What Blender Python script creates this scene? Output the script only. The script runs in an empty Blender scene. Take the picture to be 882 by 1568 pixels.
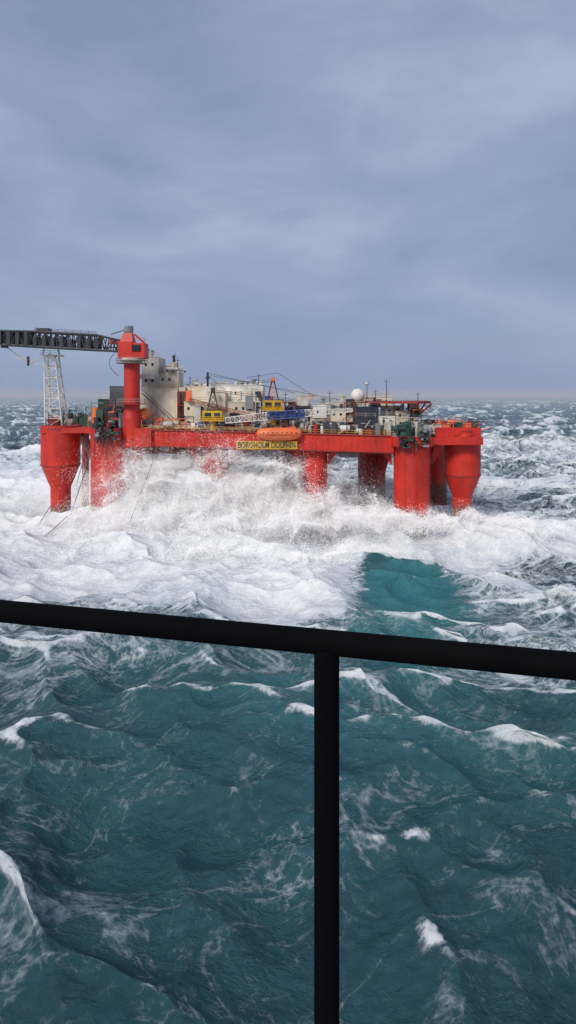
import bpy, math, random
import numpy as np
from mathutils import Vector, Matrix
random.seed(7); rng=np.random.default_rng(11)
scene=bpy.context.scene
scene.view_settings.view_transform='Standard'
scene.view_settings.look='None'
scene.view_settings.exposure=0
F=946.0; HC=32.0
def X(px,Y): return (px-441.0)*Y/F
def Z(py,Y): return HC-(py-605.0)*Y/F
# ---------------------------------------------------------------- camera
cd=bpy.data.cameras.new("camera"); cam=bpy.data.objects.new("camera",cd)
scene.collection.objects.link(cam); scene.camera=cam
cam.location=(0,0,HC); cam.rotation_euler=(math.radians(90),0,0)
cd.sensor_fit='HORIZONTAL'; cd.sensor_width=36; cd.lens=F/882*36
cd.shift_y=-179/882; cd.clip_start=0.05; cd.clip_end=60000
# ---------------------------------------------------------------- world
w=bpy.data.worlds.new("World"); scene.world=w; w.use_nodes=True
nt=w.node_tree; nt.nodes.clear()
def N(nt,t,**k):
    n=nt.nodes.new(t)
    for a,b in k.items(): setattr(n,a,b)
    return n
def L(nt,a,b): nt.links.new(a,b)
SUN_EL=math.radians(38); SUN_AZ=math.radians(213)
out=N(nt,'ShaderNodeOutputWorld'); bg=N(nt,'ShaderNodeBackground'); bg.inputs[1].default_value=0.1
sky=N(nt,'ShaderNodeTexSky',sky_type='NISHITA',sun_disc=False,sun_elevation=SUN_EL,sun_rotation=SUN_AZ)
tc=N(nt,'ShaderNodeTexCoord'); mp=N(nt,'ShaderNodeMapping'); mp.inputs['Scale'].default_value=(1.0,1.0,2.6)
mp.inputs['Rotation'].default_value=(0.0,0.12,0.0)
n1=N(nt,'ShaderNodeTexNoise'); n1.inputs['Scale'].default_value=2.6; n1.inputs['Detail'].default_value=8; n1.inputs['Roughness'].default_value=0.5; n1.inputs['Distortion'].default_value=0.2
L(nt,tc.outputs['Generated'],mp.inputs[0]); L(nt,mp.outputs[0],n1.inputs['Vector'])
cr=N(nt,'ShaderNodeValToRGB'); e=cr.color_ramp.elements
e[0].position=0.35; e[0].color=(0.245,0.31,0.47,1); e[1].position=0.72; e[1].color=(0.46,0.53,0.68,1)
m=e=cr.color_ramp.elements.new(0.52); m.color=(0.315,0.385,0.56,1)
L(nt,n1.outputs['Fac'],cr.inputs[0])
sc=N(nt,'ShaderNodeVectorMath',operation='SCALE'); sc.inputs['Scale'].default_value=10.0; L(nt,cr.outputs[0],sc.inputs[0])
mx=N(nt,'ShaderNodeMix',data_type='RGBA'); mx.inputs[0].default_value=0.9
L(nt,sky.outputs[0],mx.inputs[6]); L(nt,sc.outputs[0],mx.inputs[7])
sep=N(nt,'ShaderNodeSeparateXYZ'); L(nt,tc.outputs['Generated'],sep.inputs[0])
mr=N(nt,'ShaderNodeMapRange'); mr.inputs['From Min'].default_value=0.0; mr.inputs['From Max'].default_value=0.16; L(nt,sep.outputs['Z'],mr.inputs[0])
mx2=N(nt,'ShaderNodeMix',data_type='RGBA'); L(nt,mr.outputs[0],mx2.inputs[0]); mx2.inputs[6].default_value=(2.6,3.35,5.05,1); L(nt,mx.outputs[2],mx2.inputs[7])
L(nt,mx2.outputs[2],bg.inputs[0]); L(nt,bg.outputs[0],out.inputs[0])
sd=bpy.data.lights.new("sun",'SUN'); sd.energy=2.6; sd.angle=math.radians(16); sd.color=(1,0.955,0.89)
so=bpy.data.objects.new("sun",sd); scene.collection.objects.link(so)
sdir=Vector((-0.545*math.cos(SUN_EL),-0.839*math.cos(SUN_EL),math.sin(SUN_EL)))
so.rotation_euler=sdir.to_track_quat('Z','Y').to_euler()
# ---------------------------------------------------------------- materials
def mat_paint(name,col,dirt=(0.10,0.05,0.03),amt=0.35,rough=0.5,wet=False,scale=0.5,metal=0.0,spec=0.5):
    m=bpy.data.materials.new(name); m.use_nodes=True; t=m.node_tree; b=t.nodes['Principled BSDF']
    g=N(t,'ShaderNodeNewGeometry')
    mp=N(t,'ShaderNodeMapping'); mp.inputs['Scale'].default_value=(1,1,0.14); L(t,g.outputs['Position'],mp.inputs[0])
    n=N(t,'ShaderNodeTexNoise'); n.inputs['Scale'].default_value=scale; n.inputs['Detail'].default_value=9; n.inputs['Roughness'].default_value=0.68
    L(t,mp.outputs[0],n.inputs['Vector'])
    r=N(t,'ShaderNodeMapRange'); r.inputs['From Min'].default_value=0.46; r.inputs['From Max'].default_value=0.72; r.inputs['To Max'].default_value=amt
    L(t,n.outputs['Fac'],r.inputs[0])
    x=N(t,'ShaderNodeMix',data_type='RGBA'); L(t,r.outputs[0],x.inputs[0]); x.inputs[6].default_value=(*col,1); x.inputs[7].default_value=(*dirt,1)
    n2=N(t,'ShaderNodeTexNoise'); n2.inputs['Scale'].default_value=0.22; n2.inputs['Detail'].default_value=5; L(t,g.outputs['Position'],n2.inputs['Vector'])
    r2=N(t,'ShaderNodeMapRange'); r2.inputs['From Min'].default_value=0.3; r2.inputs['From Max'].default_value=0.7; r2.inputs['To Min'].default_value=0.74; r2.inputs['To Max'].default_value=1.12
    L(t,n2.outputs['Fac'],r2.inputs[0])
    v=N(t,'ShaderNodeVectorMath',operation='SCALE'); L(t,x.outputs[2],v.inputs[0]); L(t,r2.outputs[0],v.inputs['Scale'])
    last=v.outputs[0]
    if wet:
        s=N(t,'ShaderNodeSeparateXYZ'); L(t,g.outputs['Position'],s.inputs[0])
        a=N(t,'ShaderNodeMath',operation='MULTIPLY_ADD'); L(t,n.outputs['Fac'],a.inputs[0]); a.inputs[1].default_value=-7; L(t,s.outputs['Z'],a.inputs[2])
        r3=N(t,'ShaderNodeMapRange'); r3.inputs['From Min'].default_value=0.4; r3.inputs['From Max'].default_value=2.4; r3.inputs['To Min'].default_value=0.72; r3.inputs['To Max'].default_value=0; L(t,a.outputs[0],r3.inputs[0])
        y=N(t,'ShaderNodeMix',data_type='RGBA'); L(t,r3.outputs[0],y.inputs[0]); L(t,last,y.inputs[6]); y.inputs[7].default_value=(0.10,0.075,0.045,1)
        last=y.outputs[2]
    L(t,last,b.inputs['Base Color']); b.inputs['Roughness'].default_value=rough; b.inputs['Metallic'].default_value=metal
    b.inputs['Specular IOR Level'].default_value=spec
    return m
M={}
M['red']=mat_paint('red_hull_paint',(0.66,0.032,0.016),dirt=(0.24,0.022,0.014),amt=0.65,rough=0.5,wet=True)
M['red2']=mat_paint('dark_red_steel',(0.34,0.03,0.02),amt=0.5,rough=0.6)
M['cream']=mat_paint('cream_paint',(0.76,0.66,0.50),dirt=(0.34,0.24,0.14),amt=0.5,rough=0.6)
M['white']=mat_paint('white_paint',(0.80,0.76,0.68),dirt=(0.35,0.27,0.18),amt=0.4,rough=0.5)
M['grey']=mat_paint('grey_steel',(0.26,0.27,0.28),amt=0.4,rough=0.6)
M['lgrey']=mat_paint('light_grey_paint',(0.58,0.54,0.47),amt=0.45,rough=0.6)
M['dark']=mat_paint('dark_steel',(0.035,0.04,0.055),amt=0.4,rough=0.6)
M['boom']=mat_paint('dark_grey_boom',(0.07,0.07,0.08),amt=0.4,rough=0.6)
M['blue']=mat_paint('blue_paint',(0.045,0.09,0.26),amt=0.3,rough=0.5)
M['yellow']=mat_paint('yellow_paint',(0.72,0.42,0.02),amt=0.5,rough=0.5)
M['orange']=mat_paint('orange_fibreglass',(0.92,0.20,0.06),dirt=(0.6,.12,.03),amt=0.25,rough=0.4)
M['green']=mat_paint('green_paint',(0.02,0.10,0.07),amt=0.4,rough=0.6)
M['glass']=mat_paint('window_glass',(0.02,0.025,0.035),amt=0.1,rough=0.15)
M['black']=mat_paint('black_rail_paint',(0.0022,0.0022,0.0026),dirt=(0.005,0.005,0.0045),amt=0.6,rough=0.85,scale=6,spec=0.06)
MK=list(M.keys())
# ---------------------------------------------------------------- mesh builder
class B:
    def __init__(s): s.v=[]; s.f=[]; s.m=[]; s.sm=[]
    def add(s,vs,fs,mat,smooth=False):
        o=len(s.v); s.v+= [tuple(p) for p in vs]
        for f in fs: s.f.append([i+o for i in f]); s.m.append(mat); s.sm.append(smooth)
    def box(s,x0,x1,y0,y1,z0,z1,mat):
        vs=[(x,y,z) for z in(z0,z1) for y in(y0,y1) for x in(x0,x1)]
        s.add(vs,[(0,2,3,1),(4,5,7,6),(0,1,5,4),(1,3,7,5),(3,2,6,7),(2,0,4,6)],mat)
    def prism(s,poly,z0,z1,mat):
        n=len(poly); vs=[(a,b,z0) for a,b in poly]+[(a,b,z1) for a,b in poly]
        s.add(vs,[tuple(range(n))[::-1],tuple(range(n,2*n))]+[(i,(i+1)%n,n+(i+1)%n,n+i) for i in range(n)],mat)
    def rev(s,cx,cy,prof,mat,n=32):
        for k in range(len(prof)-1):
            vs=[]
            for r,z in prof[k:k+2]:
                for i in range(n):
                    a=2*math.pi*i/n; vs.append((cx+r*math.cos(a),cy+r*math.sin(a),z))
            s.add(vs,[(i,(i+1)%n,n+(i+1)%n,n+i) for i in range(n)],mat,True)
            if k==0: s.add(vs[:n],[tuple(range(n))[::-1]],mat)
            if k==len(prof)-2: s.add(vs[n:],[tuple(range(n))],mat)
    def beam(s,p,q,r,mat,n=6,r2=None):
        p=Vector(p);q=Vector(q);d=q-p
        if d.length<1e-6:return
        d.normalize(); u=d.cross(Vector((0,0,1)) if abs(d.z)<0.9 else Vector((1,0,0))).normalized(); v=d.cross(u)
        r2=r if r2 is None else r2
        vs=[p+(u*math.cos(2*math.pi*i/n)+v*math.sin(2*math.pi*i/n))*r for i in range(n)]+[q+(u*math.cos(2*math.pi*i/n)+v*math.sin(2*math.pi*i/n))*r2 for i in range(n)]
        s.add(vs,[(i,(i+1)%n,n+(i+1)%n,n+i) for i in range(n)],mat,n>8)
        s.add(vs,[tuple(range(n))[::-1],tuple(range(n,2*n))],mat)
    def lattice(s,p,q,w0,h0,w1,h1,nb,rc,rb,mat):
        p=Vector(p);q=Vector(q);d=(q-p).normalized()
        up=Vector((0,0,1)) if abs(d.z)<0.9 else Vector((0,1,0))
        side=d.cross(up).normalized(); up=side.cross(d).normalized()
        C=[]
        for i in range(nb+1):
            t=i/nb; c=p.lerp(q,t); ww=w0+(w1-w0)*t; hh=h0+(h1-h0)*t
            C.append([c+side*ww/2*a+up*hh/2*b for a,b in((-1,-1),(1,-1),(1,1),(-1,1))])
        for i in range(nb):
            for k in range(4):
                s.beam(C[i][k],C[i+1][k],rc,mat)
                s.beam(C[i][k],C[i][(k+1)%4],rb,mat,4)
                a,b=(k,(k+1)%4) if i%2 else ((k+1)%4,k)
                s.beam(C[i][a],C[i+1][b],rb,mat,4)
        for k in range(4): s.beam(C[nb][k],C[nb][(k+1)%4],rb,mat,4)
    def rail(s,pts,mat,h=1.15,r=0.045,step=1.8):
        for a,b in zip(pts[:-1],pts[1:]):
            a=Vector(a);b=Vector(b); n=max(1,int((b-a).length/step))
            for k in (h,h*0.55): s.beam(a+Vector((0,0,k)),b+Vector((0,0,k)),r,mat,4)
            for i in range(n+1):
                c=a.lerp(b,i/n); s.beam(c,c+Vector((0,0,h)),r,mat,4)
    def obj(s,name,parent=None):
        me=bpy.data.meshes.new(name); me.from_pydata(s.v,[],s.f)
        used=sorted(set(s.m),key=MK.index); idx={k:i for i,k in enumerate(used)}
        for k in used: me.materials.append(M[k])
        me.polygons.foreach_set('material_index',[idx[k] for k in s.m])
        me.polygons.foreach_set('use_smooth',s.sm); me.update()
        o=bpy.data.objects.new(name,me); scene.collection.objects.link(o)
        if parent: o.parent=parent
        return o
def empty(name):
    o=bpy.data.objects.new(name,None); scene.collection.objects.link(o); return o
rig=empty('offshore_platform')
YF=150.0
ZD=Z(660,150)   # main deck level
# ---- columns
b=B()
def cr2(px0,px1,Y):
    h=(px1-px0)/2; r=h*Y/F/(1-h/F); Yc=Y+r; return (((px0+px1)/2)-441)*Yc/F, r
def col(px0,px1,pt,Y,mat='red',zb=-14,ring=True):
    cx,r=cr2(px0,px1,Y); zt=Z(pt,Y)
    b.rev(cx,Y+r,[(r,zb),(r,zt)],mat,40)
    if ring:
        for zz in (zt-4.2,zt-8.9): b.rev(cx,Y+r,[(r+.07,zz),(r+.07,zz+.2)],mat,40)
    return cx,r
def flared(px0,px1,q0,q1,pt,pm,pl,Y):
    cx,r=cr2(px0,px1,Y); r2=(q1-q0)/2*(Y+r)/F
    Yc=Y+r
    b.rev(cx,Yc,[(r2,-14),(r2,Z(pl,Y+r*.5)),(r,Z(pm,Y)),(r,Z(pt,Y))],'red',24)
    b.rev(cx,Yc,[(r+.10,Z(pm,Y)-.15),(r+.10,Z(pm,Y)+.15)],'red2',24)
    b.rev(cx,Yc,[(r+.12,Z(pt,Y)-.9),(r+.12,Z(pt,Y)-.5)],'red2',24)
    return cx,r
cA=flared(64,122,77,107,653,714,748,150)
cB=col(140,196,657,148)
cH=flared(680,735,689,718,656,730,762,149)
cG=col(603,658,672,143)
cC=col(307,347,688,151,ring=False)
cE=col(462,501,690,149)
col(197,224,672,192,'red'); col(433,463,672,192,'red'); col(548,590,672,188,'red'); col(655,684,660,192,'red')
b.beam((X(350,160),160,Z(690,160)),(X(312,160),166,-2),1.3,'red',14)
b.beam((X(592,186),186,Z(690,186)),(X(565,186),186,-2),1.5,'red',14)
b.beam((X(170,153),153,-1.5),(X(630,149),149,-1.5),1.3,'red',14)
b.beam((X(122,160),160,Z(662,160)),(X(148,185),185,Z(705,185)),1.2,'red2',12)
b.beam((X(131,190),190,Z(660,190)),(X(131,190),190,-4),1.1,'red2',12)
for px,Y in((168,152),(630,148)):
    b.beam((X(px,Y),Y+5,-1.5),(X(px+30,195),195,-1.5),1.3,'red',12)
for (cx,r),Y in((cB,148),(cG,143)):
    for k in(-.55,.1):
        xx=cx+r*k; yy=Y+r-math.sqrt(r*r-(r*k)**2)-.1
        b.beam((xx,yy,0),(xx,yy,ZD-1),.10,'red',5)
b.rev(cB[0],148+cB[1],[(cB[1]+.03,4.2),(cB[1]+.03,5.1)],'cream',40)
b.obj('columns',rig)
# ---- deck
b=B()
def slab(pts,mat):
    n=len(pts); vs=[(p[0],p[1],p[3]) for p in pts]+[(p[0],p[1],p[2]) for p in pts]
    b.add(vs,[tuple(range(n))[::-1],tuple(range(n,2*n))]+[(i,(i+1)%n,n+(i+1)%n,n+i) for i in range(n)],mat)
slab([(X(205,150),150,Z(658,150),Z(683,150)),(X(603,146),146,Z(668,146),Z(694,146)),(X(603,146),200,Z(668,146),Z(694,146)+.3),(X(205,150),200,Z(658,150),Z(683,150))],'red')
n=44
for i in range(n+1):
    t=i/n; y=150-4*t-.08; x=X(205,150)+(X(603,146)-X(205,150))*t
    zt=Z(658,150)+(Z(668,146)-Z(658,150))*t; zb=Z(683,150)+(Z(694,146)-Z(683,150))*t
    b.box(x-.07,x+.07,y,y+.3,zb+.15,zt-.3,'red')
b.beam((X(205,150),149.9,Z(658,150)),(X(603,146),145.9,Z(668,146)),.24,'red2',4)
b.beam((X(205,150),149.9,Z(682.5,150)),(X(603,146),145.9,Z(693.5,146)),.22,'red2',4)
b.box(X(66,152),X(207,152),150.3,196,Z(663,151),Z(655,151),'red')
b.box(X(200,149),X(232,149),148.6,151,Z(684,149),Z(656,149),'red')
b.box(X(601,147),X(733,150),146.4,196,Z(681,147),Z(670,147),'red')
b.box(X(664,150),X(735,150),149.2,164,Z(670,150),Z(655,150),'red')
b.box(X(601,144),X(660,144),142.6,150,Z(683,144),Z(669,144),'red')
for px,Y in((205,151),(302,152),(352,152),(458,151),(505,150),(598,148),(664,150)):
    s=1 if px in(205,352,505,664) else -1
    vs=[(X(px,Y),Y,Z(683,Y)),(X(px,Y)-s*.4,Y,Z(712,Y)),(X(px+s*14,Y),Y,Z(688,Y))]
    b.add(vs+[(v[0],v[1]+2,v[2]) for v in vs],[(0,1,2),(5,4,3),(0,3,4,1),(1,4,5,2),(2,5,3,0)],'red')
for y in range(156,200,8): b.box(X(140,150),X(660,150),y,y+1,17.2,19.0,'red2')
for i in range(16): 
    x=X(150,150)+i*5.2; b.box(x,x+.7,152,198,17.6,19.2,'red2')
for px0,px1,p0,p1 in((380,405,688,696),(405,435,688,699),(412,428,699,703),(245,262,684,690),(520,548,693,700)):
    b.box(X(px0,152),X(px1,152),151,154,Z(p1,152),Z(p0,152),'grey')
b.rail([(X(207,150),150.1,Z(658,150)),(X(603,146),146.1,Z(668,146))],'yellow')
b.rail([(X(66,152),150.6,Z(655,151)),(X(205,152),150.6,Z(655,151))],'dark')
b.rail([(X(66,152),150.6,Z(655,151)),(X(66,152),195,Z(655,151))],'lgrey')
b.rail([(X(664,150),149.4,Z(655,150)),(X(735,150),149.4,Z(655,150)),(X(735,150),164,Z(655,150))],'dark',h=1.4,r=.06)
b.rail([(X(601,144),142.8,Z(669,144)),(X(660,144),142.8,Z(669,144))],'dark')
b.obj('deck',rig)
# ---- superstructure
b=B()
def blk(px0,px1,p0,p1,Y,d,mat,win=0,ribs=True,base=None):
    x0,x1,z1,z0=X(px0,Y),X(px1,Y),Z(p0,Y),Z(p1,Y)
    b.box(x0,x1,Y,Y+d,z0,z1,mat)
    if ribs:
        b.box(x0-.1,x1+.1,Y-.12,Y+.15,z1-.05,z1+.18,mat)
        k=x0+1.6
        while k<x1-.6: b.box(k,k+.1,Y-.06,Y+.02,z0+.1,z1-.1,mat); k+=1.9+random.random()*1.2
        if x1-x0>4: b.rail([(x0,Y+.1,z1+.15),(x1,Y+.1,z1+.15)],random.choice(['lgrey','grey','yellow']),h=1.0,r=.035)
    if win:
        for r_ in range(win):
            zz=z0+(z1-z0)*(r_+.55)/win; k=x0+.8
            while k<x1-1:
                if random.random()<.72: b.box(k,k+.55,Y-.08,Y+.02,zz-.35,zz+.35,'glass')
                k+=1.7
def stair(px0,p0,px1,p1,Y,mat='lgrey'):
    for dy in(0,.8):
        for dz in(0,.9): b.beam((X(px0,Y),Y+dy,Z(p0,Y)+dz),(X(px1,Y),Y+dy,Z(p1,Y)+dz),.09 if dz==0 else .05,mat,4)
    for i in range(14):
        t=i/13; xx=X(px0,Y)+(X(px1,Y)-X(px0,Y))*t; zz=Z(p0,Y)+(Z(p1,Y)-Z(p0,Y))*t
        b.box(xx-.15,xx+.15,Y,Y+.8,zz-.03,zz+.03,mat)
blk(216,272,596,657,157,14,'cream',0)
blk(217,243,547,596,160,9,'lgrey',2)
blk(243,273,569,596,161,8,'cream',1)
blk(250,262,560,569,163,4,'white'); blk(262,270,556,569,163,3,'cream')
blk(213,233,574,580,156,4,'white')
stair(217,602,268,648,155.5,'grey'); stair(236,627,218,655,155,'cream')
blk(282,392,616,658,154,20,'cream',2); 
blk(283,314,592,616,158,12,'cream',1)
blk(314,403,590,616,157,16,'white',1)
blk(318,345,600,627,153,4,'cream',0)
b.box(X(286,154),X(294,154),152.6,153.8,Z(614,154),Z(598,154),'orange')
b.box(X(298,154),X(308,154),153.0,153.9,Z(650,154),Z(620,154),'lgrey')
b.box(X(352,154),X(366,154),153.2,153.9,Z(656,154),Z(632,154),'dark')
b.box(X(376,154),X(388,154),153.2,153.9,Z(626,154),Z(606,154),'grey')
for px in(330,346,362,378,395): b.box(X(px,157),X(px+7,157),156.6,157.1,Z(612,157),Z(598,157),'cream')
blk(398,432,640,657,154,8,'lgrey',1); blk(432,470,642,658,156,8,'white',1)
blk(452,471,613,628,160,8,'cream',1); blk(470,506,619,638,158,10,'lgrey',1); blk(474,540,628,668,156,16,'cream',3)
blk(480,500,622,640,154,5,'white',1,); blk(505,538,616,630,160,10,'white',1); blk(512,532,646,668,151,4,'lgrey',1)
blk(484,506,650,667,150.5,4,'cream',1)
blk(541,580,624,668,155,12,'dark',2); blk(545,575,640,668,151,4,'dark',0); 
blk(581,606,638,668,153,14,'white',2); blk(606,631,630,668,157,12,'cream',3); blk(590,614,622,638,160,8,'white',1)
blk(586,600,654,669,149.5,3,'cream',0,False)
blk(168,190,592,622,165,10,'grey',1); blk(176,188,600,655,170,8,'cream'); blk(150,165,612,630,172,6,'green')
blk(455,485,606,613,185,6,'lgrey'); blk(560,600,608,622,186,8,'cream',1)
for px,p0,p1,Y,r,mt in((225,536,547,164,.5,'grey'),(233,538,547,164,.4,'grey'),(246,556,569,164,.35,'cream'),(266,546,556,164,.3,'dark'),(300,582,592,160,.35,'lgrey'),(389,582,590,162,.5,'grey'),(369,584,590,162,.6,'white'),
    (495,611,619,160,.4,'grey'),(524,607,616,162,.6,'cream'),(573,610,624,159,.3,'dark'),(617,612,630,160,.25,'lgrey')):
    b.rev(X(px,Y),Y,[(r,Z(p1,Y)),(r,Z(p0,Y)),(r*1.5,Z(p0,Y)),(r*1.5,Z(p0,Y)+.3)],mt,12)
def ball(cx,cy,cz,r,mat,n=20,m=12,sq=(1,1,1)):
    vs=[];fs=[]
    for j in range(m+1):
        th=math.pi*j/m
        for i in range(n): 
            a=2*math.pi*i/n; vs.append((cx+sq[0]*r*math.sin(th)*math.cos(a),cy+sq[1]*r*math.sin(th)*math.sin(a),cz+sq[2]*r*math.cos(th)))
    for j in range(m):
        for i in range(n):
            k=(i+1)%n; fs.append((j*n+i,(j+1)*n+i,(j+1)*n+k,j*n+k))
    b.add(vs,fs,mat,True)
ball(X(221,152),152,Z(634,152),1.5,'orange')
b.beam((X(221,152),152,Z(645,152)),(X(221,152),152,Z(657,152)),.5,'dark',8)
for px,p0,p1,Y in((268,541,570,163),(272,548,570,163),(592,580,625,160),(562,584,612,162),(575,596,616,162),(396,572,590,160),(291,575,592,160),(505,598,616,160),(640,600,616,165),(437,600,628,160)):
    b.beam((X(px,Y),Y,Z(p1,Y)),(X(px,Y),Y,Z(p0,Y)),.14,'dark',5,.06)
    b.beam((X(px,Y)-.7,Y,Z(p0+4,Y)),(X(px,Y)+.7,Y,Z(p0+4,Y)),.05,'dark',4)
b.rev(X(562,162),162,[(.3,Z(590,162)),(.6,Z(588,162)),(.5,Z(585,162))],'white',10)
# open steel framing and pipe racks between the modules
for px0,px1,p0,mt in((272,284,600,'red2'),(392,400,606,'boom'),(404,452,616,'red2'),(440,474,622,'dark'),(530,545,616,'red2'),(628,645,626,'boom')):
    Y=155; x0,x1=X(px0,Y),X(px1,Y); z1=Z(p0,Y); z0=Z(662,Y); n_=max(1,int((x1-x0)/2.2)); m_=3
    for i in range(n_+1):
        xx=x0+(x1-x0)*i/n_
        for yy in(Y,Y+5): b.beam((xx,yy,z0),(xx,yy,z1),.13,mt,4)
    for j in range(1,m_+1):
        zz=z0+(z1-z0)*j/m_
        for yy in(Y,Y+5): b.beam((x0,yy,zz),(x1,yy,zz),.12,mt,4)
        b.box(x0,x1,Y+.3,Y+4.7,zz-.06,zz,'boom')
        for i in range(n_):
            xa=x0+(x1-x0)*i/n_; xb=x0+(x1-x0)*(i+1)/n_
            if random.random()<.6: b.beam((xa,Y,zz-(z1-z0)/m_),(xb,Y,zz),.08,mt,4)
            if random.random()<.8: b.box(xa+.2,xb-.3,Y+1,Y+3.5,zz+.02,zz+random.uniform(.5,1.7),random.choice(['lgrey','grey','dark','red2','cream','blue']))
b.obj('superstructure',rig)
# helideck
b=B()
zt=Z(615,150)
slab([(X(545,160),158,zt,zt-.5),(X(640,152),152,zt,zt-.5),(X(664,154),157,zt,zt-.5),(X(660,175),178,zt,zt-.5),(X(560,178),180,zt,zt-.5)],'red2')
for a,c in(((X(663,156),157),(X(636,156),160)),((X(655,170),172),(X(634,168),168)),((X(642,153),154),(X(625,158),158))):
    b.beam((a[0],a[1],zt-.5),(c[0],c[1],Z(645,156)),.25,'orange',6)
    b.beam((c[0],c[1],zt-.5),(c[0],c[1],Z(668,156)),.25,'red2',6)
b.beam((X(632,154),154,zt-2.1),(X(657,156),156,zt-2.1),.15,'orange',6)
for i in range(11):
    x=X(548,158)+i*1.75; b.beam((x,157.4-i*.5,zt-.6),(x+.9,159,zt-2.3),.08,'dark',4)
for i in range(24):
    x=X(546,158)+i*.8; b.beam((x,157.6-i*.22,zt+.02),(x,156.9-i*.22,zt+.35),.05,'yellow',4)
b.obj('helideck',rig)
# ---- deck clutter
b=B()
def clutter(px0,px1,Y0,Y1,zb,n,hmax,pal):
    for i in range(n):
        Y=random.uniform(Y0,Y1); x=X(random.uniform(px0,px1),Y0); h=random.uniform(.5,hmax); a=random.uniform(.4,2.4); k=random.random(); mt=random.choice(pal)
        if k<.45: b.box(x,x+a,Y,Y+a*.8,zb,zb+h,mt)
        elif k<.62: b.beam((x,Y,zb+h*.5+.3),(x+a,Y,zb+h*.5+.3),min(h*.45,.8),mt,12); b.box(x+.1,x+.35,Y-.5,Y+.5,zb,zb+h*.6,'dark'); b.box(x+a-.35,x+a-.1,Y-.5,Y+.5,zb,zb+h*.6,'dark')
        elif k<.8: b.beam((x,Y,zb),(x,Y,zb+h*1.5),.1,mt,6); b.beam((x,Y,zb+h*1.4),(x+a*1.5,Y,zb+h*1.4),.09,mt,5)
        elif k<.9: b.beam((x,Y,zb),(x+a*1.6,Y,zb+h*1.6),.09,mt,5)
        else: b.rev(x,Y,[(a*.3,zb),(a*.3,zb+h)],mt,10)
zL=Z(655,151)
clutter(66,135,152,176,zL,70,3.4,['orange','green','dark','grey','green','lgrey','boom','red2'])
clutter(133,192,149,170,zL,120,5.0,['dark','dark','boom','green','grey','red2','dark','orange'])
clutter(205,285,151,156,Z(658,150),40,2.8,['cream','orange','dark','white','lgrey','yellow','red2'])
clutter(285,480,151,153.5,Z(661,150),120,2.8,['cream','dark','white','grey','lgrey','blue','red2','boom','red2'])
clutter(470,600,147.6,151,Z(667,147),110,3.2,['cream','dark','white','grey','lgrey','dark','red2','boom'])
clutter(600,664,144,152,Z(669,144),100,3.6,['dark','boom','green','grey','green','lgrey','cream'])
clutter(662,733,151,164,Z(655,150),70,1.6,['green','orange','dark','green','grey','lgrey','red2'])
clutter(316,400,158,170,Z(590,157),22,1.2,['lgrey','white','grey','cream'])
clutter(284,312,159,168,Z(592,158),10,1.2,['lgrey','white','grey'])
clutter(474,540,158,168,Z(628,156),26,2.2,['lgrey','white','grey','cream','dark'])
clutter(543,578,156,164,Z(624,155),14,1.8,['lgrey','white','grey','dark'])
clutter(583,630,158,168,Z(636,156),20,1.6,['lgrey','white','grey','dark'])
clutter(218,272,160,166,Z(570,161),12,1.2,['lgrey','white','grey'])
for k in range(7): b.beam((X(210+k*8,151),150.8+k*.3,ZD+.6+k*.22),(X(470+k*6,150),150.4+k*.3,ZD+.1+k*.22),.08,random.choice(['lgrey','red2','cream','dark']),5)
for k in range(9):
    px=random.uniform(605,720); b.beam((X(px,150),149,Z(668,150)),(X(px+random.uniform(20,50),150),150,Z(random.uniform(644,656),150)),.08,random.choice(['green','dark','orange']),5)
for c0,c1,Y in((141,186,147.3),(606,660,142.4)):
    for i in range(36):
        px=random.uniform(c0,c1); ln=random.uniform(2,7)*(1.0 if px<(c0+c1)/2+6 else .45)*(1 if c0<300 else .5)
        b.beam((X(px,Y),Y-random.random()*.6,zL+random.uniform(-1,1)-(2 if c0>300 else 0)),(X(px+random.uniform(-3,3),Y),Y-random.random()*.5,zL-ln-(2 if c0>300 else 0)),random.uniform(.04,.13),random.choice(['dark','boom','red2','dark']),5)
    for i in range(20):
        px=random.uniform(c0,c1-8); zz=zL-random.uniform(-2,2.0)-(2 if c0>300 else 0); a=random.uniform(.4,1.4)
        b.box(X(px,Y),X(px,Y)+a,Y-.9,Y+.2,zz-random.uniform(.3,.9),zz,random.choice(['dark','boom','green','grey']))
b.obj('deck_equipment',rig)
b=B()
b.lattice((X(345,149),149.6,Z(644,149)),(X(410,149),149.6,Z(637,149)),1.1,1.3,1.5,1.8,9,.09,.055,'white')
b.lattice((X(410,149),149.6,Z(637,149)),(X(466,149),149.6,Z(633,149)),1.5,1.8,1.5,1.7,8,.16,.09,'blue')
b.box(X(412,149),X(464,149),149.5,149.7,Z(638,149),Z(632,149),'blue')
b.lattice((X(466,149),149.6,Z(633,149)),(X(540,149),149.6,Z(628,149)),1.4,1.6,.7,.8,10,.09,.055,'white')
b.lattice((X(290,152),152,Z(612,152)),(X(400,152),152,Z(640,152)),.7,.7,.7,.7,16,.06,.04,'red2')
b.obj('stowed_boom',rig)
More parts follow.
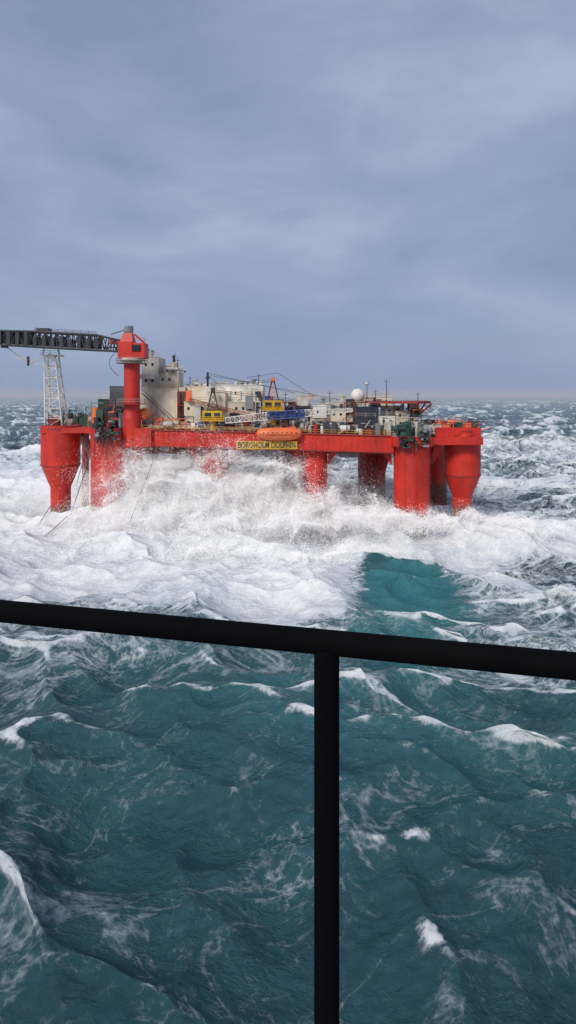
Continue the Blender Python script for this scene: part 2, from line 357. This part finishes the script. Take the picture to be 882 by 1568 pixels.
# ---- pedestal crane
cr_=empty('pedestal_crane'); b=B(); Yc=150.5
cx=X(202,Yc); r=X(214,Yc)-cx
b.rev(cx,Yc,[(r*1.15,Z(684,Yc)),(r*1.15,Z(640,Yc)),(r,Z(630,Yc)),(r,Z(556,Yc))],'red',32)
b.rev(cx,Yc,[(r*1.05,Z(556,Yc)),(r*1.5,Z(552,Yc)),(r*1.5,Z(549,Yc))],'cream',32)
ring=[(cx+r*1.9*math.cos(a),Yc+r*1.9*math.sin(a),Z(556,Yc)) for a in np.linspace(0,2*math.pi,17)]
b.rail(ring,'lgrey',h=1.2,r=.05); b.rev(cx,Yc,[(r*1.9,Z(557,Yc)),(r*1.95,Z(556,Yc))],'grey',24)
b.rail([(p[0],p[1],Z(618,Yc)) for p in ring],'lgrey',h=1.1,r=.04); b.rev(cx,Yc,[(r*1.9,Z(619,Yc)),(r*1.92,Z(618,Yc))],'red2',24)
b.obj('pedestal',cr_)
b=B()
b.box(X(184,Yc),X(224,Yc),Yc-2.2,Yc+2.4,Z(549,Yc),Z(541,Yc),'red')
b.box(X(205,Yc),X(224,Yc),Yc-2,Yc+2.2,Z(541,Yc),Z(526,Yc),'red')
b.prism([(X(184,Yc),Yc-2),(X(206,Yc),Yc-2),(X(206,Yc),Yc+2),(X(184,Yc),Yc+2)],Z(541,Yc),Z(524,Yc),'red')
vs=[(X(186,Yc),Yc-1.6,Z(524,Yc)),(X(206,Yc),Yc-1.6,Z(524,Yc)),(X(206,Yc),Yc+1.6,Z(524,Yc)),(X(186,Yc),Yc+1.6,Z(524,Yc)),(X(190,Yc),Yc-.9,Z(510,Yc)),(X(203,Yc),Yc-.9,Z(510,Yc)),(X(203,Yc),Yc+.9,Z(510,Yc)),(X(190,Yc),Yc+.9,Z(510,Yc))]
b.add(vs,[(0,1,5,4),(1,2,6,5),(2,3,7,6),(3,0,4,7),(4,5,6,7)],'red')
b.rev(X(197,Yc),Yc,[(1.0,Z(510,Yc)),(1.15,Z(508,Yc)),(1.15,Z(500,Yc)),(.8,Z(499,Yc))],'grey',16)
b.box(X(206,Yc),X(218,Yc),Yc-2.3,Yc-1.9,Z(538,Yc),Z(529,Yc),'glass')
b.beam((X(206,Yc),Yc,Z(512,Yc)),(X(222,Yc),Yc,Z(526,Yc)),.25,'red',6)
b.beam((X(170,Yc),Yc,Z(512,Yc)),(X(192,Yc),Yc,Z(505,Yc)),.12,'dark',5)
b.rail([(X(206,Yc),Yc-2,Z(526,Yc)),(X(224,Yc),Yc-2,Z(526,Yc))],'red2')
b.obj('slewing_house',cr_)
b=B()
p0=Vector((X(186,Yc),Yc,Z(530,Yc))); p1=Vector((X(150,Yc),Yc,Z(525,Yc))); p2=Vector((X(58,Yc),Yc-.5,Z(520,Yc))); p3=Vector((X(6,Yc),Yc-1,Z(518,Yc)))
b.lattice(p0,p1,2.6,2.6,3,3.6,4,.25,.13,'boom'); b.lattice(p1,p2,3,3.6,3,3.6,11,.27,.14,'boom'); b.lattice(p2,p3,3,3.6,2.4,3.3,6,.27,.15,'boom')
for t in np.linspace(0,1,12):
    c=p1.lerp(p3,t); b.box(c.x-.35,c.x+.5,c.y-1.6,c.y+1.6,c.z-random.uniform(1.2,1.8),c.z+random.uniform(.4,1.8),'dark')
b.box(p0.x-2.5,p0.x,Yc-1.35,Yc+1.35,p0.z+.5,p0.z+1.6,'red2')
b.rail([p1+Vector((0,-1.5,1.8)),p2+Vector((0,-1.5,1.8))],'dark',h=.8)
b.box(p2.x,p2.x+3,Yc-1,Yc+1,p2.z+1.6,p2.z+2.7,'boom'); b.rev(p3.x+.6,Yc-1,[(.9,p3.z-2.4),(.9,p3.z+1.9)],'boom',12)
for s in(-.9,0,.9): b.beam(p3+Vector((.5,s,-1.5)),(X(190,Yc),Yc+s,Z(534,Yc)+.2),.07,'dark',4)
b.obj('lattice_boom',cr_)
b=B()
b.beam(p3+Vector((.4,0,-1.8)),(X(48,Yc),Yc-.3,Z(557,Yc)),.14,'lgrey',5); b.beam((X(48,Yc),Yc-.3,Z(557,Yc)),(X(78,Yc),Yc,Z(541,Yc)),.12,'lgrey',5)
b.beam((X(20,Yc),Yc-.3,Z(546,Yc)),(X(85,Yc),Yc,Z(566,Yc)),.09,'white',4); b.beam((X(44,Yc),Yc-.3,Z(546,Yc)),(X(44,Yc),Yc-.3,Z(560,Yc)),.3,'dark',6)
prev=None
for i in range(13):
    t=i/12; px=184-14*math.sin(t*math.pi); py=536+40*t
    q=(X(px,Yc),Yc-1.5,Z(py,Yc)); 
    if prev: b.beam(prev,q,.06,'dark',4)
    prev=q
b.obj('hoist_wires',cr_)
b=B()
b.lattice((X(80,153),156,Z(655,153)),(X(79,153),153,Z(546,153)),4.3,4.0,2.7,2.4,7,.2,.11,'white')
b.box(X(66,153),X(95,153),151.5,154.6,Z(546,153),Z(543.5,153),'white')
b.beam((X(68,153),152,Z(544,153)),(X(70,153),152,Z(534,153)),.2,'white',6); b.beam((X(93,153),152,Z(544,153)),(X(91,153),152,Z(534,153)),.2,'white',6)
b.rail([(X(66,153),151.6,Z(543.5,153)),(X(95,153),151.6,Z(543.5,153))],'white',h=1)
b.obj('boom_rest',cr_)
# ---- small deck cranes
def deckcrane(px,Y,pb,pc,tip,name):
    r_=empty(name); g=B()
    x=X(px,Y)
    g.rev(x,Y,[(.8,Z(pb,Y)),(.7,Z(pc+14,Y))],'yellow',16)
    g.box(x-2.4,x+2.4,Y-1.3,Y+1.6,Z(pc+14,Y),Z(pc,Y),'yellow')
    g.box(x-1.9,x-.3,Y-1.38,Y-1.2,Z(pc+10,Y),Z(pc+3,Y),'glass'); g.box(x+.4,x+1.9,Y-1.38,Y-1.2,Z(pc+10,Y),Z(pc+3,Y),'dark')
    g.rail([(x-2.8,Y-1.6,Z(pc+15,Y)),(x+2.8,Y-1.6,Z(pc+15,Y))],'yellow',h=1,r=.07)
    g.box(x-2.8,x+2.8,Y-1.7,Y+1.6,Z(pc+15,Y)-.1,Z(pc+14,Y)-.02,'yellow')
    g.obj('cab',r_); g=B()
    top=Z(pc-32,Y)
    for s in(-.9,.9):
        g.beam((x+s*1.5,Y,Z(pc,Y)),(x+s*.25,Y,top),.16,'dark',5)
        for k in range(4):
            g.beam((x+s*1.5*(1-k/4.2),Y,Z(pc,Y)+(top-Z(pc,Y))*k/4),(x-s*1.5*(1-(k+1)/4.4),Y,Z(pc,Y)+(top-Z(pc,Y))*(k+1)/4),.07,'dark' if pc>620 else 'orange',4)
    g.box(x-.5,x+.5,Y-.4,Y+.4,top-.4,top+.5,'dark' if pc>620 else 'orange'); g.obj('gantry',r_); g=B()
    g.beam((x,Y,top),tip,.05,'dark',4); g.beam((x,Y,top-.5),(tip[0],tip[1],tip[2]-.4),.05,'dark',4); g.obj('wires',r_)
deckcrane(326,150.5,660,629,(X(452,150),150,Z(612,150)),'deck_crane')
deckcrane(418,152,660,613,(X(372,152),152,Z(585,152)),'deck_crane')
g=B()
g.beam((X(318,155),155,Z(592,155)),(X(318,155),155,Z(570,155)),.3,'dark',6); g.box(X(315,155),X(321,155),154.6,155.4,Z(580,155),Z(577,155),'dark')
for a,c in(((318,571),(452,602)),((322,575),(520,612)),((378,578),(425,571)),((425,571),(480,606)),((318,574),(345,598))):
    g.beam((X(a[0],155),155,Z(a[1],155)),(X(c[0],155),155,Z(c[1],155)),.05,'dark',4)
g.obj('mast_and_stays',rig)
sd_=empty('satellite_dome'); b=B(); 
ball(X(548,160),160,Z(606,160),1.85,'white',28,18); b.obj('dome',sd_)
b=B(); b.rev(X(548,160),160,[(1.1,Z(627,158)),(.8,Z(618,158)),(1.3,Z(616,158)),(1.3,Z(614.5,158))],'lgrey',18); b.obj('pedestal',sd_)
# ---- lifeboat
lb=empty('lifeboat'); Yl=146.4; x0,x1=X(392,Yl),X(463,Yl); cxl=(x0+x1)/2; hl=(x1-x0)/2; zc=Z(665,Yl)
b=B(); vs=[];fs=[];nn=28;mm=16
for j in range(nn+1):
    t=-1+2*j/nn; rr=(1-abs(t)**3.2)**.5 if abs(t)<1 else 0.02
    rr=max(rr,.02)
    for i in range(mm):
        a=2*math.pi*i/mm; c,s_=math.cos(a),math.sin(a)
        zz=1.6*s_*rr*(1.0 if s_>0 else .95); yy=1.5*c*rr
        if s_<0: yy*=1-.25*(-s_)
        vs.append((cxl+t*hl,Yl+yy,zc+zz+.25*abs(t)**3))
for j in range(nn):
    for i in range(mm): k=(i+1)%mm; fs.append((j*mm+i,j*mm+k,(j+1)*mm+k,(j+1)*mm+i))
b.add(vs,fs,'orange',True); b.obj('hull',lb)
b=B(); b.box(cxl+hl*.45,cxl+hl*.72,Yl-.7,Yl+.7,zc+1.0,zc+1.8,'orange')
for k in range(8): b.box(cxl-hl*.7+k*1.1,cxl-hl*.7+k*1.1+.3,Yl-1.47,Yl-1.3,zc+.38,zc+.58,'glass')
for s in(-1,1): b.box(cxl+s*hl*.62-.15,cxl+s*hl*.62+.15,Yl-.2,Yl+.2,zc+1.0,zc+1.8,'dark')
b.beam((x0+.6,Yl-1.52,zc-.02),(x1-.6,Yl-1.52,zc-.02),.06,'red2',5); b.obj('cabin',lb)
b=B()
for s in(-1,1):
    xx=cxl+s*hl*.62
    b.beam((xx,150.2,ZD),(xx,149.4,zc+3),.2,'cream',6); b.beam((xx,149.4,zc+3),(xx,Yl,zc+2.6),.2,'cream',6); b.beam((xx,Yl,zc+2.6),(xx,Yl,zc+1.7),.05,'dark',4)
b.obj('davits',lb)
# ---- name sign
sg=empty('name_sign'); Ys=146.6
b=B(); b.box(X(362,Ys),X(455,Ys),Ys,Ys+.25,Z(688,Ys),Z(675.5,Ys),'yellow')
for px in(370,395,422,447): b.beam((X(px,Ys),Ys+.3,Z(681,Ys)),(X(px,Ys),149.6,Z(676,Ys)),.12,'dark',5)
b.obj('board',sg)
tcv=bpy.data.curves.new('lettering','FONT'); tcv.body='BORGHOLM DOLPHIN'; tcv.align_x='CENTER'; tcv.align_y='CENTER'; tcv.size=1.95; tcv.extrude=.02; tcv.offset=.03
to=bpy.data.objects.new('lettering',tcv); scene.collection.objects.link(to); to.parent=sg
to.location=(X(408.5,Ys),Ys-.03,Z(682,Ys)); to.rotation_euler=(math.radians(90),0,0); tcv.materials.append(M['dark'])
bpy.context.view_layer.update(); to.scale=(min(1,13.6/max(to.dimensions.x,.1)),1,1)
mc=B()
for a,Ya,c,Yb in(((77,775),152,(48,822),150),((104,790),150,(56,833),140),((138,700),150,(106,795),146),((243,684),150,(196,806),140),((131,690),154,(118,740),152)):
    mc.beam((X(a[0],Ya),Ya,Z(a[1],Ya)),(X(c[0],Yb),Yb,Z(c[1],Yb)),.09,'dark',5)
mc.obj('mooring_cables')
# ---------------------------------------------------------------- numpy value noise
lat=rng.random((48,48,48)).astype(np.float32)
def vnoise(p):
    i=np.floor(p).astype(int); f=p-i; f=f*f*(3-2*f); i%=48; j=(i+1)%48
    r_=0
    for a in(0,1):
        for b_ in(0,1):
            for c_ in(0,1):
                wgt=(f[:,0] if a else 1-f[:,0])*(f[:,1] if b_ else 1-f[:,1])*(f[:,2] if c_ else 1-f[:,2])
                r_=r_+wgt*lat[(j if a else i)[:,0],(j if b_ else i)[:,1],(j if c_ else i)[:,2]]
    return r_
def fbm(p,o=4):
    s=0;a=.5;tot=0
    for k in range(o): s=s+a*vnoise(p*2**k+k*7.3); tot+=a; a*=.5
    return s/tot
# ---------------------------------------------------------------- ocean (FFT spectrum)
def ocean(Lt,Nn,seed,wdir,Lw,std,power=2,small=0.5):
    rg=np.random.default_rng(seed)
    k=2*np.pi*np.fft.fftfreq(Nn,Lt/Nn); kx,ky=np.meshgrid(k,k,indexing='ij'); K=np.sqrt(kx**2+ky**2); K[0,0]=1
    wx,wy=math.cos(wdir),math.sin(wdir)
    c=(kx*wx+ky*wy)/K
    P=np.exp(-1/(K*Lw)**2)/K**3.7*(np.abs(c)**power*.93+.07)*np.exp(-(K*small)**2); P[0,0]=0
    h0=(rg.normal(size=K.shape)+1j*rg.normal(size=K.shape))*np.sqrt(P)
    h=np.fft.ifft2(h0).real; s=std/h.std(); h*=s
    dx=np.fft.ifft2(-1j*kx/K*h0).real*s; dy=np.fft.ifft2(-1j*ky/K*h0).real*s
    d=Lt/Nn
    gx=lambda a:(np.roll(a,-1,0)-np.roll(a,1,0))/(2*d)
    gy=lambda a:(np.roll(a,-1,1)-np.roll(a,1,1))/(2*d)
    Jm=(1+gx(dx))*(1+gy(dy))-gx(dy)*gy(dx)
    if np.corrcoef(Jm.ravel(),h.ravel())[0,1]>0: dx=-dx;dy=-dy; Jm=(1+gx(dx))*(1+gy(dy))-gx(dy)*gy(dx)
    return dict(L=Lt,N=Nn,h=h,dx=dx,dy=dy,J=Jm)
def samp(o,x,y,keys):
    u=(x/o['L']*o['N'])%o['N']; v=(y/o['L']*o['N'])%o['N']
    i=np.floor(u).astype(int); j=np.floor(v).astype(int); fu=u-i; fv=v-j; i%=o['N']; j%=o['N']; i2=(i+1)%o['N']; j2=(j+1)%o['N']
    return [o[k][i,j]*(1-fu)*(1-fv)+o[k][i2,j]*fu*(1-fv)+o[k][i,j2]*(1-fu)*fv+o[k][i2,j2]*fu*fv for k in keys]
O1=ocean(640,1024,5,math.radians(250),15,2.1,3,.45)
O2=ocean(211,512,9,math.radians(205),4.5,0.52,2,.35)
rr=np.concatenate([[0.5,8,16],np.geomspace(24,520,760),np.geomspace(527,30000,300)])
a0=np.radians(35)
an=np.concatenate([np.linspace(-a0,a0,640),np.linspace(a0,2*np.pi-a0,62)[1:-1]])
R,A=np.meshgrid(rr,an,indexing='ij'); gx_=R*np.sin(A); gy_=R*np.cos(A)
x=gx_.ravel(); y=gy_.ravel(); dist=R.ravel()
c,s=math.cos(.5),math.sin(.5)
h1,dx1,dy1,J1=samp(O1,x+37,y+90,['h','dx','dy','J'])
xr,yr=x*c+y*s,-x*s+y*c
h2,dx2r,dy2r,J2=samp(O2,xr,yr,['h','dx','dy','J'])
dx2,dy2=dx2r*c-dy2r*s,dx2r*s+dy2r*c
f1=np.clip(1.15-dist/5000,0.12,1); f2=np.clip(1.2-dist/900,0.0,1)
big_sw=1+1.0*np.exp(-((x-160)/140)**2-((y-360)/170)**2)
f1=f1*big_sw
def G(px,py,rx,ry,amp):
    Yg=HC*F/(py-605); xc=X(px,Yg); return amp*np.exp(-((x-xc)/rx)**2-((y-Yg)/ry)**2)
pz=np.stack([x*.09,y*.09,x*0+3],-1); nb=fbm(pz,5); nb2=fbm(pz*3.1+11,4)
mound=(G(335,803,23,8,7.6)+G(250,800,18,9,4.8)+G(450,805,14,7,2.4))*(.45+1.1*nb)+G(300,840,34,14,1.5)+G(820,812,26,9,2.8)*(.6+.8*nb)+G(470,880,16,10,1.0)
burst=G(330,810,34,14,1.0)
mound+=burst*(nb2-.5)*3.4
calm=1-0.35*np.exp(-((x-15)/22)**2-((y-90)/22)**2)
h=h1*f1*calm+h2*f2+mound
ch=1.05
xx=x+ch*(dx1*f1+dx2*f2); yy=y+ch*(dy1*f1+dy2*f2)
nr,na=R.shape
idx=np.arange(nr*na).reshape(nr,na)
q=np.stack([idx[:-1,:],np.roll(idx,-1,1)[:-1,:],np.roll(idx,-1,1)[1:,:],idx[1:,:]],-1).reshape(-1,4)
me=bpy.data.meshes.new('sea'); me.vertices.add(nr*na); me.vertices.foreach_set('co',np.stack([xx,yy,h],-1).ravel().astype(np.float32))
me.loops.add(q.size); me.loops.foreach_set('vertex_index',q[:, ::-1].ravel().astype(np.int32))
me.polygons.add(len(q)); me.polygons.foreach_set('loop_start',np.arange(0,q.size,4,dtype=np.int32)); me.polygons.foreach_set('loop_total',np.full(len(q),4,dtype=np.int32))
me.polygons.foreach_set('use_smooth',np.ones(len(q),dtype=bool)); me.update(calc_edges=True); me.validate()
crest=np.clip((0.62-J1)*1.7,0,.6)+np.clip((0.45-J2)*.7,0,.3)*f2+np.clip((h1-2.4)*.16,0,.35)
base=0.39-.13*np.clip((88-dist)/30,0,1)
d=base+crest
big=G(170,850,42,26,1.0)+G(330,800,40,30,1.0)+G(430,890,20,14,.9)+G(470,930,10,8,.5)+G(30,780,70,45,.8)+G(60,730,110,70,.6)+G(560,800,32,16,.8)+G(830,818,34,8,.85)+G(720,800,22,14,.6)+G(790,890,22,24,.3)+G(840,745,46,30,.24)+G(830,690,90,80,.2)+G(100,890,22,12,.4)+G(700,950,8,14,.2)
d=d+np.clip(big,0,.85)+(nb-.5)*.85*np.clip(big*2,0,1)
d-=G(620,905,9,15,1.2)*(.5+1.0*nb)+G(590,880,6,8,.5)+G(655,860,9,12,.35)+G(25,920,14,6,.6)+G(250,905,10,4,.5)+G(330,925,8,4,.3)
d-=np.clip((dist-600)/3000,0,.15)
at=me.attributes.new('foam','FLOAT','POINT'); at.data.foreach_set('value',np.clip(d,0,1.4).astype(np.float32))
aer=np.clip(G(620,920,14,19,1.0)+G(450,1040,40,26,.28)+G(200,1300,60,30,.15)+np.clip(h1-.8,0,3)*.12+.06,0,1)
at=me.attributes.new('aeration','FLOAT','POINT'); at.data.foreach_set('value',aer.astype(np.float32))
sea=bpy.data.objects.new('sea',me); scene.collection.objects.link(sea)
m=bpy.data.materials.new('sea_water'); m.use_nodes=True; t=m.node_tree; bs=t.nodes['Principled BSDF']
geo=N(t,'ShaderNodeNewGeometry')
def noise(scale,detail=8,rough=.6,dist_=0,sx=(1,1,1),rot=0.0,off=0):
    mp=N(t,'ShaderNodeMapping'); mp.inputs['Scale'].default_value=sx; mp.inputs['Rotation'].default_value=(0,0,rot); mp.inputs['Location'].default_value=(off,off*2,0)
    L(t,geo.outputs['Position'],mp.inputs[0]); n=N(t,'ShaderNodeTexNoise'); n.inputs['Scale'].default_value=scale; n.inputs['Detail'].default_value=detail; n.inputs['Roughness'].default_value=rough; n.inputs['Distortion'].default_value=dist_
    L(t,mp.outputs[0],n.inputs['Vector']); return n.outputs['Fac']
def mt(op,a,b_=None,c_=None,cl=False):
    n=N(t,'ShaderNodeMath',operation=op,use_clamp=cl)
    for i,v in enumerate((a,b_,c_)):
        if v is None: continue
        if isinstance(v,(int,float)): n.inputs[i].default_value=v
        else: L(t,v,n.inputs[i])
    return n.outputs[0]
def ridge(nz,k): return mt('SUBTRACT',1.0,mt('MULTIPLY',mt('ABSOLUTE',mt('SUBTRACT',nz,.5)),k),cl=True)
fa=N(t,'ShaderNodeAttribute',attribute_name='foam'); ae=N(t,'ShaderNodeAttribute',attribute_name='aeration')
r1=ridge(noise(.075,5,.62,1.3,(1,1.5,.6),.35),9)
r2=ridge(noise(.24,5,.62,1.6,(1,1.35,.6),.2,5),7)
r3=ridge(noise(.8,4,.6,1.2,(1,1.2,.6),.5,9),6)
patch=noise(.05,9,.7,.8,(1,1.7,.5),.3,3)
web=mt('MAXIMUM',mt('MULTIPLY',r1,1.0),mt('MAXIMUM',mt('MULTIPLY',r2,.90),mt('MULTIPLY',r3,.74)))
fine=noise(1.6,6,.7,.5,(1,1,1),0,1)
val=mt('ADD',mt('ADD',mt('MULTIPLY',web,.52),mt('MULTIPLY',patch,.75)),mt('MULTIPLY',mt('SUBTRACT',fine,.5),.45))
tt=mt('ADD',mt('SUBTRACT',val,1.22),fa.outputs['Fac'])
mr=N(t,'ShaderNodeMapRange',interpolation_type='SMOOTHSTEP'); mr.inputs['From Min'].default_value=-.16; mr.inputs['From Max'].default_value=.22; L(t,tt,mr.inputs[0])
foam=mr.outputs[0]
wc=N(t,'ShaderNodeMix',data_type='RGBA'); wc.inputs[6].default_value=(.018,.045,.066,1); wc.inputs[7].default_value=(.045,.19,.205,1)
L(t,mt('MULTIPLY',mt('ADD',ae.outputs['Fac'],mt('MULTIPLY',mt('SUBTRACT',patch,.5),.7)),1.0,cl=True),wc.inputs[0])
fc=N(t,'ShaderNodeMix',data_type='RGBA'); fc.inputs[6].default_value=(.54,.60,.64,1); fc.inputs[7].default_value=(.86,.855,.84,1)
fm=N(t,'ShaderNodeMapRange'); fm.inputs['From Min'].default_value=.32; fm.inputs['From Max'].default_value=.62; L(t,noise(.35,9,.72,.6,(1,1.3,1),.2,4),fm.inputs[0])
L(t,mt('ADD',fm.outputs[0],mt('MULTIPLY',mt('SUBTRACT',fa.outputs['Fac'],1.0),.9),cl=True),fc.inputs[0])
cx_=N(t,'ShaderNodeMix',data_type='RGBA'); L(t,foam,cx_.inputs[0]); L(t,wc.outputs[2],cx_.inputs[6]); L(t,fc.outputs[2],cx_.inputs[7]); L(t,cx_.outputs[2],bs.inputs['Base Color'])
L(t,mt('MULTIPLY_ADD',foam,.6,.22),bs.inputs['Roughness']); bs.inputs['IOR'].default_value=1.33
bp=N(t,'ShaderNodeBump'); bp.inputs['Strength'].default_value=1.0; bp.inputs['Distance'].default_value=.6
hh=mt('ADD',mt('MULTIPLY',noise(.9,9,.66,.4,(1,1.5,1),.3,2),1.0),mt('MULTIPLY',foam,.35)); L(t,hh,bp.inputs['Height']); L(t,bp.outputs[0],bs.inputs['Normal'])
me.materials.append(m)
# ---------------------------------------------------------------- spray: droplets as tiny flakes
def cloud(px,py,Y,rx,ry,rz,n,thr=.45,soft=.22):
    p=rng.normal(size=(n*3,3))*.55; c=np.array([X(px,Y),Y,Z(py,Y)])
    p=p*np.array([rx,ry,rz]); p+=c
    w1=fbm(p*.22); w2=fbm(p*np.array([.22,.22,.3])+20); p[:,0]+=(w1-.5)*8; p[:,2]+=(w2-.5)*6
    dn=fbm(p*np.array([.13,.13,.2])+5,5); keep=rng.random(len(p))<np.clip((dn-thr+.10)/soft,0.06,1)
    p=p[keep][:n]; p=p[p[:,2]>-1.5]; return p
P_=[]
for args in [(345,757,149,14,6,8,200000),(295,741,151,13,6,9.2,190000),(235,757,149,13,6,8,150000),(410,759,147,13,6,6.8,145000),(480,782,146,12,6,4.4,100000),
  (200,797,144,14,6,4.2,80000),(330,800,140,22,7,3.6,90000),(370,728,158,15,6,7,80000,.38,.4),(275,708,158,14,6,5.6,64000,.38,.4),(430,728,166,17,8,8,84000,.38,.4),
  (560,793,147,14,7,3.0,54000),(640,802,141,14,5,2.2,38000),(710,804,144,12,5,2.3,34000),(800,812,145,18,5,1.8,26000),(95,822,146,14,6,2.0,24000),
  (30,765,175,26,12,4,30000),(120,750,178,22,10,5,44000,.38,.4),(470,800,135,16,6,2,30000),(565,765,180,14,8,5,38000,.38,.4),(250,840,128,24,8,1.6,26000),(500,850,122,14,8,1.5,22000)]:
    P_.append(cloud(*args))
P=np.concatenate(P_); n=len(P)
size=rng.uniform(.03,.08,n)*np.where(rng.random(n)<.01,1.6,1)
n0=np.array([-.42,-.70,.60]); nv=n0+rng.normal(size=(n,3))*.2; nv/=np.linalg.norm(nv,axis=1)[:,None]
rv=rng.normal(size=(n,3)); u=np.cross(nv,rv); u/=np.linalg.norm(u,axis=1)[:,None]; v=np.cross(nv,u)
V=np.stack([P+(u*math.cos(a)+v*math.sin(a))*size[:,None]*1.25 for a in(0,2.094,4.189)],1)
Fc=np.arange(n*3).reshape(-1,3)
me=bpy.data.meshes.new('sea_spray'); me.vertices.add(n*3); me.vertices.foreach_set('co',V.ravel().astype(np.float32))
me.loops.add(Fc.size); me.loops.foreach_set('vertex_index',Fc.ravel().astype(np.int32)); me.polygons.add(len(Fc))
me.polygons.foreach_set('loop_start',np.arange(0,Fc.size,3,dtype=np.int32)); me.polygons.foreach_set('loop_total',np.full(len(Fc),3,dtype=np.int32)); me.update(calc_edges=True)
sp=bpy.data.objects.new('sea_spray',me); scene.collection.objects.link(sp)
m=bpy.data.materials.new('spray_droplets'); m.use_nodes=True; t=m.node_tree; t.nodes.clear()
o=N(t,'ShaderNodeOutputMaterial'); df=N(t,'ShaderNodeBsdfDiffuse'); tr=N(t,'ShaderNodeBsdfTranslucent'); ad=N(t,'ShaderNodeAddShader')
df.inputs['Color'].default_value=(.80,.787,.765,1); tr.inputs['Color'].default_value=(.20,.197,.192,1)
L(t,df.outputs[0],ad.inputs[0]); L(t,tr.outputs[0],ad.inputs[1]); L(t,ad.outputs[0],o.inputs[0]); me.materials.append(m)
print('spray particles',n)
# ---------------------------------------------------------------- salt haze lying over the sea
bpy.ops.mesh.primitive_cube_add(size=1,location=(0,10400,17)); hz=bpy.context.object; hz.name='sea_haze'; hz.scale=(30000,20000,66)
m=bpy.data.materials.new('haze'); m.use_nodes=True; t=m.node_tree; t.nodes.clear()
o=N(t,'ShaderNodeOutputMaterial'); vs_=N(t,'ShaderNodeVolumeScatter'); vs_.inputs['Density'].default_value=.00042; vs_.inputs['Color'].default_value=(.64,.82,1,1)
L(t,vs_.outputs[0],o.inputs['Volume']); hz.data.materials.append(m)
# ---------------------------------------------------------------- vessel railing in the foreground
rl=empty('ship_railing'); b=B()
A_=Vector((-0.638,1.368,0)); B_=Vector((0.508,1.089,0)); dv=(B_-A_)
zr_=HC-.478
def pt(s,z): q=A_+dv*s; return Vector((q.x,q.y,z))
b.beam(pt(-3,zr_),pt(3,zr_),.0236,'black',20); b.obj('handrail',rl)
b=B()
for s in(.622-1.6,.622,.622+1.6,.622-3.2): b.beam(pt(s,zr_-1.1),pt(s,zr_-.01),.0245,'black',16)
b.obj('stanchions',rl)
b=B(); nrm=Vector((-dv.y,dv.x,0)).normalized()
c=[pt(-3,0)+nrm*.06,pt(3,0)+nrm*.06,pt(3,0)-nrm*3,pt(-3,0)-nrm*3]
b.prism([(q.x,q.y) for q in c][::-1],HC-1.72,HC-1.6,'grey'); b.obj('ship_deck')
